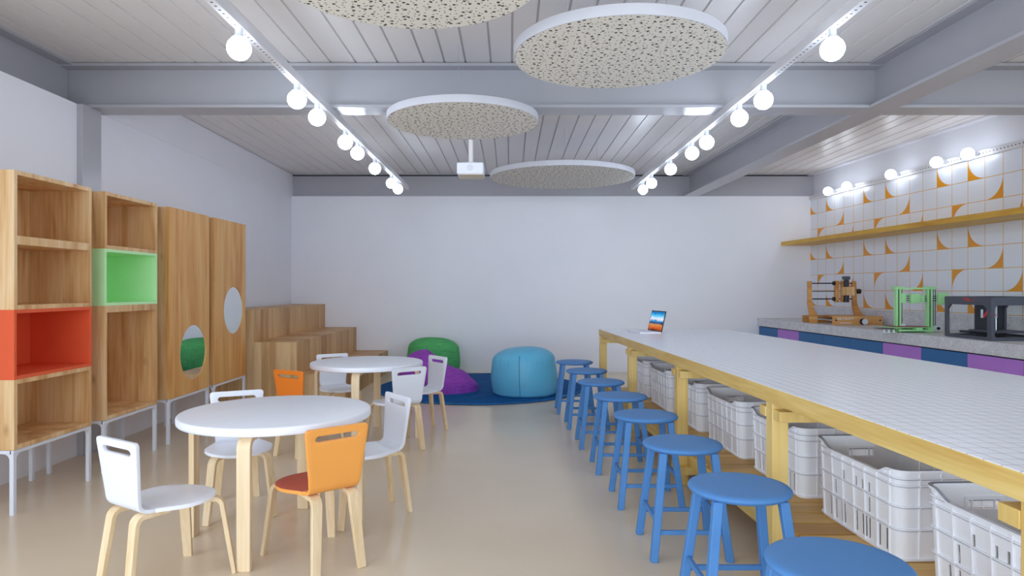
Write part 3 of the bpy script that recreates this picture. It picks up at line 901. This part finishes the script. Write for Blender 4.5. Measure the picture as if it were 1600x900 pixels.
for i in range(7):
    yc = 1.89 + 0.815 * i + HY
    loc = (1.69 - 0.047 * yc + HX, yc, 0.2405)
    rz = 0.047
    if i == 0: crate.location = loc; crate.rotation_euler = (0, 0, rz); crate['label'] = CL[0]
    else: dup(crate, loc, rz, CL[i])

# laptop on the work table
lp = thing('laptop', 'open laptop showing a sea and shore picture, on the far end of the work table', 'laptop', (1.51, 6.99, ZT))
lp.rotation_euler = (0, 0, math.atan2(-0.35, 0.07) )
# local x along the hinge, local y away from the user
# (hinge runs along local x; the keyboard lies towards -y)
MB().box(-0.175, 0.175, -0.235, -0.004, 0.0, 0.014).build('keyboard_base', 'white', lp, 0.003)
kb = MB()
for r in range(5):
    for c_ in range(12): kb.box(-0.15 + c_ * 0.0252, -0.15 + c_ * 0.0252 + 0.021, -0.06 - r * 0.021, -0.044 - r * 0.021, 0.014, 0.0155)
kb.build('keyboard', 'white_edge', lp)
lid = bpy.data.objects.new('lid', None)
lid = MB().box(-0.178, 0.178, -0.004, 0.004, 0.0, 0.222).build('lid', 'black', lp, 0.003)
lid.location = (0, 0.0, 0.008); lid.rotation_euler = (-0.23, 0, 0)
MB().box(-0.166, 0.166, -0.0048, -0.0041, 0.012, 0.21).build('screen', 'screen', lid)

# ------------------------------------------------------------------ counter on the right
KC, ZCt = 4.713, 0.869
ct = thing('countertop', 'long thick grey granite countertop along the tiled wall', 'countertop', (0, 0, 0))
MB().slant(KC, KW - 0.001, SW, SW, 2.6, YB - 0.002, ZCt - 0.12, ZCt).build('slab', 'granite', ct, 0.002)
tag(MB().slant(KW - 0.022, KW - 0.001, SW, SW, 2.6, YB - 0.002, ZCt + 0.0002, 1.06).build('backsplash', 'granite', None, 0.002),
    'low grey granite backsplash strip below the tiles', 'backsplash')
cols = ['b', 'p', 'b', 'b', 'b', 'p', 'b', 'p', 'b', 'b', 'p']
ordn = ['first', 'second', 'third', 'fourth', 'fifth', 'sixth', 'seventh', 'eighth', 'ninth', 'tenth', 'eleventh']
for i, c_ in enumerate(cols):
    ya = 10.775 - 0.638 * i; yb = ya - 0.638
    cb = thing('base_cabinet', ('dark blue' if c_ == 'b' else 'violet') + ' fronted base cabinet under the granite counter, %s from the back wall' % ordn[i], 'cabinet', (0, 0, 0), group='base cabinets under the counter')
    MB().slant(KC + 0.045, KW - 0.01, SW, SW, yb + 0.003, ya - 0.003, 0.0, ZCt - 0.121).build('body', 'black', cb)
    MB().slant(KC + 0.022, KC + 0.044, SW, SW, yb + 0.0025, ya - 0.0025, 0.10, ZCt - 0.134).build('door', 'blue_front' if c_ == 'b' else 'purple_front', cb, 0.001)
sh = MB().slant(5.10, KW - 0.001, SW, SW, 2.6, YB - 0.002, 2.036, 2.097).build('wall_shelf', 'shelf_wood', None, 0.002)
tag(sh, 'long golden pine shelf on the tiled wall above the counter', 'shelf')

# --- wooden cnc router
r = thing('cnc_router', 'plywood desktop engraving machine at the far end of the granite counter', 'machine', (4.50, 9.1, ZCt))
bm_ = MB()
bm_.box(-0.28, 0.37, -0.36, -0.335, 0.0, 0.117)
bm_.build('front_board', 'cnc_wood', r, 0.002)
MB().box(-0.35, 0.34, 0.38, 0.405, 0.0, 0.10).build('back_board', 'cnc_wood', r, 0.002)
MB().box(-0.05, 0.34, -0.30, 0.36, 0.085, 0.108).build('work_bed', 'cnc_wood', r, 0.002)
for x in (-0.22, -0.14, 0.12): MB().tube([(x, -0.335, 0.055), (x - 0.02, 0.38, 0.055)], 0.009, 10).build('rail_rod', 'chrome', r)
MB().tube([(-0.18, -0.335, 0.06), (-0.2, 0.38, 0.06)], 0.012, 10).build('lead_screw', 'black', r)
up = [(-0.405, 0.58), (-0.405, 0.26), (-0.385, 0.14), (-0.38, 0.0), (-0.27, 0.0), (-0.275, 0.12), (-0.33, 0.22), (-0.35, 0.30), (-0.352, 0.58)]
MB().prism([(x + 0.0, z) for x, z in up], 0.09, 0.125, 'y').build('upright', 'cnc_wood', r, 0.002)
up2 = [(0.205, 0.58), (0.205, 0.30), (0.215, 0.20), (0.24, 0.109), (0.355, 0.109), (0.30, 0.20), (0.27, 0.28), (0.258, 0.58)]
MB().prism(up2, 0.09, 0.125, 'y').build('upright', 'cnc_wood', r, 0.002)
for z in (0.55, 0.44, 0.335):
    MB().tube([(-0.41 if z == 0.44 else -0.36, 0.108, z), (0.29 if z == 0.44 else 0.22, 0.108, z)], 0.0085 if z != 0.44 else 0.006, 10).build('gantry_rod', 'black', r)
MB().box(-0.03, 0.02, 0.08, 0.14, 0.29, 0.585).build('carriage', 'cnc_wood', r, 0.002)
for z in (0.55, 0.335): MB().tube([(-0.055, 0.108, z), (-0.03, 0.108, z)], 0.028, 14).build('bearing', 'black', r)
MB().box(0.04, 0.15, 0.06, 0.10, 0.29, 0.585).build('z_plate', 'cnc_wood', r, 0.002)
MB().box(0.03, 0.19, 0.0, 0.06, 0.385, 0.50).build('spindle_clamp', 'pine', r, 0.003)
MB().tube([(0.09, 0.03, 0.29), (0.09, 0.03, 0.385)], 0.033, 18).build('spindle', 'charcoal_dark', r)
MB().tube([(0.09, 0.03, 0.50), (0.09, 0.03, 0.60)], 0.03, 18).build('spindle_motor', 'charcoal_dark', r)
MB().box(0.05, 0.13, 0.0, 0.075, 0.60, 0.645).build('motor_cap', 'charcoal', r, 0.003)
MB().tube([(0.26, 0.108, 0.44), (0.32, 0.108, 0.44)], 0.034, 18).build('knob', 'black', r)
MB().tube([(0.11, -0.36, 0.045), (0.11, -0.38, 0.045)], 0.042, 20).build('dial', 'black', r)
MB().tube([(0.125, -0.381, 0.045), (0.125, -0.392, 0.045)], 0.038, 20).build('dial_face', 'white_edge', r)
for x in (-0.24, 0.335): MB().tube([(x, -0.3595, 0.062), (x, -0.364, 0.062)], 0.011, 12).build('bolt', 'black', r)
def text(s_, size, loc, rot, mat, parent, ext=0.001, name='lettering', al='CENTER'):
    c_ = bpy.data.curves.new(name, 'FONT'); c_.body = s_; c_.size = size; c_.align_x = al; c_.extrude = ext
    c_.materials.append(M[mat])
    tmp = bpy.data.objects.new(name, c_); COL.objects.link(tmp)
    dg = bpy.context.evaluated_depsgraph_get()
    me = bpy.data.meshes.new_from_object(tmp.evaluated_get(dg))
    bpy.data.objects.remove(tmp)
    o = bpy.data.objects.new(name, me); COL.objects.link(o); o.parent = parent; o.location = loc; o.rotation_euler = rot
    return o
text('BB-CRAFT', 0.048, (-0.115, -0.362, 0.068), (PI / 2, 0, 0), 'white_edge', r)
text('Cutment 6', 0.036, (-0.115, -0.362, 0.018), (PI / 2, 0, 0), 'white_edge', r)

# --- green printer
g = thing('printer', 'light green frame 3D printer in the middle of the granite counter', 'printer', (4.42, 7.38, ZCt))
for x0 in (-0.17, 0.175):
    MB().box(x0, x0 + 0.022, -0.02, 0.03, 0.0, 0.47).box(x0 + 0.036, x0 + 0.058, -0.02, 0.03, 0.0, 0.47).build('upright', 'acid_green', g, 0.002)
    MB().box(x0 + 0.022, x0 + 0.036, -0.01, 0.02, 0.0, 0.47).build('upright_slot', 'black', g)
MB().box(-0.19, 0.26, -0.03, 0.05, 0.47, 0.488).box(-0.19, -0.09, -0.05, 0.05, 0.488, 0.5).box(0.16, 0.26, -0.05, 0.05, 0.488, 0.5).build('top_bar', 'acid_green', g, 0.002)
MB().prism([(0.13, 0.0), (0.233, 0.0), (0.233, 0.06), (0.19, 0.055)], -0.045, -0.022, 'y').build('foot_bracket', 'acid_green', g, 0.001)
MB().prism([(-0.20, 0.0), (-0.11, 0.0), (-0.112, 0.03), (-0.17, 0.05)], 0.03, 0.05, 'y').build('foot_bracket', 'acid_green', g, 0.001)
MB().box(-0.27, 0.16, -0.16, 0.2, 0.05, 0.058).build('bed_frame', 'acid_green', g, 0.002)
MB().box(-0.22, 0.12, -0.13, 0.16, 0.06, 0.066).build('print_bed', 'red_glass', g)
MB().box(-0.2, 0.15, -0.12, -0.10, 0.014, 0.034).box(-0.03, 0.04, -0.15, -0.09, 0.03, 0.05).build('bed_rail', 'acid_green', g)
MB().box(-0.16, 0.2, 0.06, 0.09, 0.005, 0.045).build('base_bar', 'black', g, 0.002)
for x in (-0.36, -0.31, -0.255): MB().lathe([(0, 0), (0.018, 0), (0.018, 0.01), (0.009, 0.012), (0.012, 0.035), (0, 0.037)], 14, cx=x, cy=-0.12).build('foot', 'white_edge', g)
MB().box(-0.38, -0.24, -0.135, 0.05, 0.036, 0.042).build('bed_belt_mount', 'black', g)
MB().box(0.25, 0.33, -0.02, 0.04, 0.01, 0.07).box(0.33, 0.35, -0.01, 0.03, 0.025, 0.055).build('z_motor', 'white_edge', g, 0.003)
MB().tube([(0.29, -0.02, 0.04), (0.29, -0.035, 0.04)], 0.016, 12).build('motor_cap', 'black', g)
MB().box(-0.105, -0.055, 0.0, 0.05, 0.055, 0.09).build('z_motor', 'white_edge', g, 0.003)
for x in (-0.085, 0.265, 0.285): MB().tube([(x, 0.02, 0.06), (x, 0.02, 0.47)], 0.0045, 8).build('z_rod', 'charcoal', g)
for z in (0.345, 0.37, 0.395): MB().tube([(-0.1, 0.0, z), (0.31, 0.0, z)], 0.005, 8).build('x_rod', 'charcoal', g)
MB().box(-0.02, 0.08, -0.045, 0.02, 0.315, 0.42).build('print_head', 'acid_green', g, 0.004)
MB().box(0.085, 0.14, -0.03, 0.01, 0.33, 0.405).build('fan_duct', 'acid_green', g, 0.004)
MB().box(-0.11, -0.06, -0.02, 0.03, 0.32, 0.425).build('x_end', 'acid_green', g, 0.002)
MB().box(0.262, 0.362, -0.075, -0.035, 0.30, 0.435).build('motor_plate', 'acid_green', g, 0.004)
MB().box(0.325, 0.339, -0.078, -0.0751, 0.35, 0.39).build('slot', 'black', g)
MB().box(0.362, 0.39, -0.07, -0.04, 0.34, 0.375).build('switch', 'white_edge', g, 0.004)
MB().tube([(0.262, -0.03, 0.495), (0.30, -0.03, 0.495)], 0.012, 10).build('spool_pin', 'white_edge', g)

# --- dark grey boxed printer
x0, x1, y0, y1, H = 4.385, 4.98, 6.10, 6.75, 0.402
p = thing('printer', 'charcoal open-frame 3D printer at the right edge of the photo', 'printer', (x0, y0, ZCt))
WX, WY = x1 - x0, y1 - y0
def octo(a0, a1, z0, z1, ct_, cb_):
    return [(a0 + cb_, z0), (a1 - cb_, z0), (a1, z0 + cb_), (a1, z1 - ct_), (a1 - ct_, z1), (a0 + ct_, z1), (a0, z1 - ct_), (a0, z0 + cb_)]
def orect(a0, a1, z0, z1, ct_, cb_):
    return [(a0 + cb_, z0), (a1 - cb_, z0), (a1, z0 + cb_), (a1, z1 - ct_), (a1 - ct_, z1), (a0 + ct_, z1), (a0, z1 - ct_), (a0, z0 + cb_)]
MB().frame(orect(0, WY, 0, H, 0.012, 0.008), octo(0.05, WY - 0.045, 0.03, H - 0.078, 0.045, 0.012), 0.0, 0.022, 'x').build('side_frame', 'charcoal', p, 0.003)
MB().frame(orect(0, WY, 0, H, 0.012, 0.008), octo(0.05, WY - 0.045, 0.03, H - 0.078, 0.045, 0.012), WX - 0.022, WX, 'x').build('side_frame', 'charcoal', p, 0.003)
MB().frame(orect(0.0221, WX - 0.0221, 0, H, 0.002, 0.002), octo(0.032, WX - 0.05, 0.032, H - 0.078, 0.03, 0.018), 0.0, 0.025, 'y').build('front_frame', 'charcoal', p, 0.003)
MB().box(0.0, 0.032, -0.006, 0.0, 0.004, H - 0.006).build('corner_trim', 'charcoal', p, 0.002)
MB().box(0.30, WX - 0.0221, WY - 0.03, WY, 0.0, H).build('back_panel', 'charcoal_dark', p, 0.002)
MB().box(0.0221, 0.30, WY - 0.03, WY, H - 0.08, H).box(0.0221, 0.30, WY - 0.03, WY, 0, 0.03).build('back_frame', 'charcoal', p, 0.002)
MB().box(0.02, WX - 0.02, 0.02, WY - 0.02, 0.0, 0.012).build('base_plate', 'charcoal_dark', p)
MB().box(0.10, 0.44, 0.13, 0.45, 0.062, 0.082).build('build_plate', 'charcoal', p, 0.006)
MB().box(0.13, 0.19, 0.45, WY - 0.03, 0.04, 0.062).build('plate_arm', 'charcoal_dark', p)
MB().box(0.10, WX - 0.1, 0.28, 0.36, H - 0.075, H - 0.02).build('gantry', 'charcoal_dark', p)
for x, z0_, z1_ in ((0.10, 0.20, 0.28), (0.165, 0.195, 0.325), (0.235, 0.195, 0.325)): MB().box(x, x + 0.013, 0.26, 0.275, z0_, z1_).build('extruder_bar', 'chrome', p)
MB().tube([(0.243, 0.27, 0.08), (0.243, 0.27, 0.2)], 0.004, 8).build('guide_rod', 'chrome', p)
MB().strip([(0.12, 0.265, 0.205), (0.165, 0.265, 0.27)], (0, 1, 0), 0.004, 0.02).strip([(0.18, 0.265, 0.29), (0.235, 0.265, 0.22)], (0, 1, 0), 0.004, 0.014).build('red_mark', 'red', p)
lg = MB()
for q, (u0, w_) in enumerate(((0.27, 0.02), (0.30, 0.02), (0.33, 0.016))):
    lg.prism([(u0, H - 0.042), (u0 + w_, H - 0.042), (u0 + w_ + 0.03, H - 0.012), (u0 + 0.03, H - 0.012)], -0.0015, 0.0, 'x')
for q in range(3): lg.box(-0.0015, 0.0, 0.20 + q * 0.02, 0.213 + q * 0.02, H - 0.038, H - 0.03)
lg.build('logo', 'red', p)

# ------------------------------------------------------------------ ceiling discs
DS = [(-0.454, 2.90, 0.613, 0.0, 'perforated round ceiling panel nearest the camera, cut off by the top edge'),
      (0.6375, 3.936, 0.615, 0.0, 'perforated round ceiling panel on the right, second nearest'),
      (-0.387, 5.50, 0.618, 0.0, 'perforated round ceiling panel in front of the cross beam, left of centre'),
      (0.641, 8.27, 0.89, 0.0, 'widest and farthest perforated round ceiling panel')]
for (x, y, R, z, lb) in DS:
    t = thing('acoustic_panel', lb, 'ceiling panel', (x, y, 2.71), group='round perforated ceiling panels')
    MB().lathe([(0, 0.0), (R - 0.006, 0.0), (R - 0.006, 0.004), (0, 0.004)], 96).build('perforated_face', 'perforated', t)
    MB().lathe([(0, 0.0045), (R - 0.0055, 0.0045), (R - 0.0055, 0.0), (R - 0.001, 0.001), (R, 0.004), (R, 0.057), (R - 0.003, 0.06), (0, 0.06)], 96).build('rim', 'rim', t)
    for k in range(3):
        a = 2 * PI * k / 3 + 0.5; rr_ = R * 0.6
        top = 3.21 - 2.71
        yy = y + rr_ * math.sin(a)
        if 5.48 < yy < 5.77: top = ZW - 2.71
        MB().tube([(rr_ * math.cos(a), rr_ * math.sin(a), 0.06), (rr_ * math.cos(a), rr_ * math.sin(a), top)], 0.0015, 6).build('hanging_wire', 'chrome', t)

# ------------------------------------------------------------------ light tracks and bulbs
gb = 'globe bulbs on the light tracks'
def track(x, y0, y1, lb):
    o = MB().box(-0.026, 0.026, 0, y1 - y0, -0.001, 0.059)
    o = o.build('light_track', 'track', None, 0.002, loc=(x, y0, 2.779))
    tag(o, lb, 'light track', 'perforated light tracks')
track(-1.49, 1.2, 9.67, 'white perforated light track on the left side of the ceiling')
track(1.775, 1.2, 9.70, 'white perforated light track on the right side of the ceiling')
def bulb_thing(mt='bulb'):
    t = thing('globe_bulb', 'x', 'bulb', (0, 0, 0), 0, gb)
    MB().lathe([(0, -0.062), (0.02, -0.062), (0.034, -0.058), (0.036, -0.052), (0.025, -0.042), (0.021, -0.03), (0.021, -0.001), (0, -0.001)], 24).build('socket', 'white_edge', t)
    pr = []
    for k in range(15):
        a = -PI / 2 + (PI - 0.35) * k / 14
        pr.append((0.0645 * math.cos(a) if k else 0.0, -0.111 + 0.0645 * math.sin(a)))
    pr.append((0.0, -0.111 + 0.0645 * math.sin(-PI / 2 + PI - 0.35)))
    MB().lathe(pr, 32).build('globe', mt, t)
    return t
on = ['first', 'second', 'third', 'fourth', 'fifth', 'sixth', 'seventh', 'eighth']
b0_ = None
for side, x, Ys in (('left', -1.488, [3.672, 4.668, 5.157, 6.037, 6.522, 7.357, 8.385, 8.871]), ('right', 1.775, [3.683, 4.684, 5.176, 6.037, 6.522, 7.396, 8.385, 8.928])):
    for i, y in enumerate(Ys):
        lb = 'glowing white globe bulb, %s from the camera on the %s ceiling track' % (on[i], side)
        if b0_ is None: b0_ = bulb_thing(); b0_.location = (x, y, 2.778); b0_['label'] = lb
        else: dup(b0_, (x, y, 2.778), 0, lb)
# wall track
ang = math.atan(SW)
L0, L1 = 2.6, YB - 0.01
o = MB().slant(KW - 0.025, KW - 0.0012, SW, SW, L0, L1, -0.036, 0.036).build('light_track', 'track_wall', None, 0.002)
o.location = (0, 0, 2.80)
tag(o, 'white perforated light track along the top of the tiled wall', 'light track', 'perforated light tracks')
wb = [10.03, 9.54, 8.55, 7.72, 7.24]
bw = bulb_thing('bulb_soft')
for i, y in enumerate(wb):
    lb = 'glowing white globe bulb on the wall track, %s from the back wall' % on[i]
    r_ = bw if i == 0 else dup(bw, (0, 0, 0), 0, lb)
    r_.location = (KW - SW * y - 0.026, y, 2.805); r_['label'] = lb
    # turn the lamp so that it points away from the wall
    r_.rotation_euler = (0, PI / 2, 0)
# ------------------------------------------------------------------ projector
t = thing('projector', 'white projector hanging from the ceiling on a pole left of the farthest round panel', 'projector', (-0.36, 6.15, 2.375))
MB().box(-0.12, 0.12, -0.14, 0.14, 0.004, 0.11).build('body', 'white', t, 0.012)
MB().box(-0.10, 0.118, -0.13, 0.135, 0.0, 0.005).build('underside', 'cream', t)
MB().tube([(0.0, -0.139, 0.06), (0.0, -0.146, 0.06)], 0.028, 20).build('lens', 'white_edge', t)
MB().box(-0.035, 0.035, -0.035, 0.035, 0.11, 0.13).tube([(0, 0, 0.13), (0, 0, 3.205 - 2.375)], 0.022, 14).build('mounting_pole', 'ceiling', t)
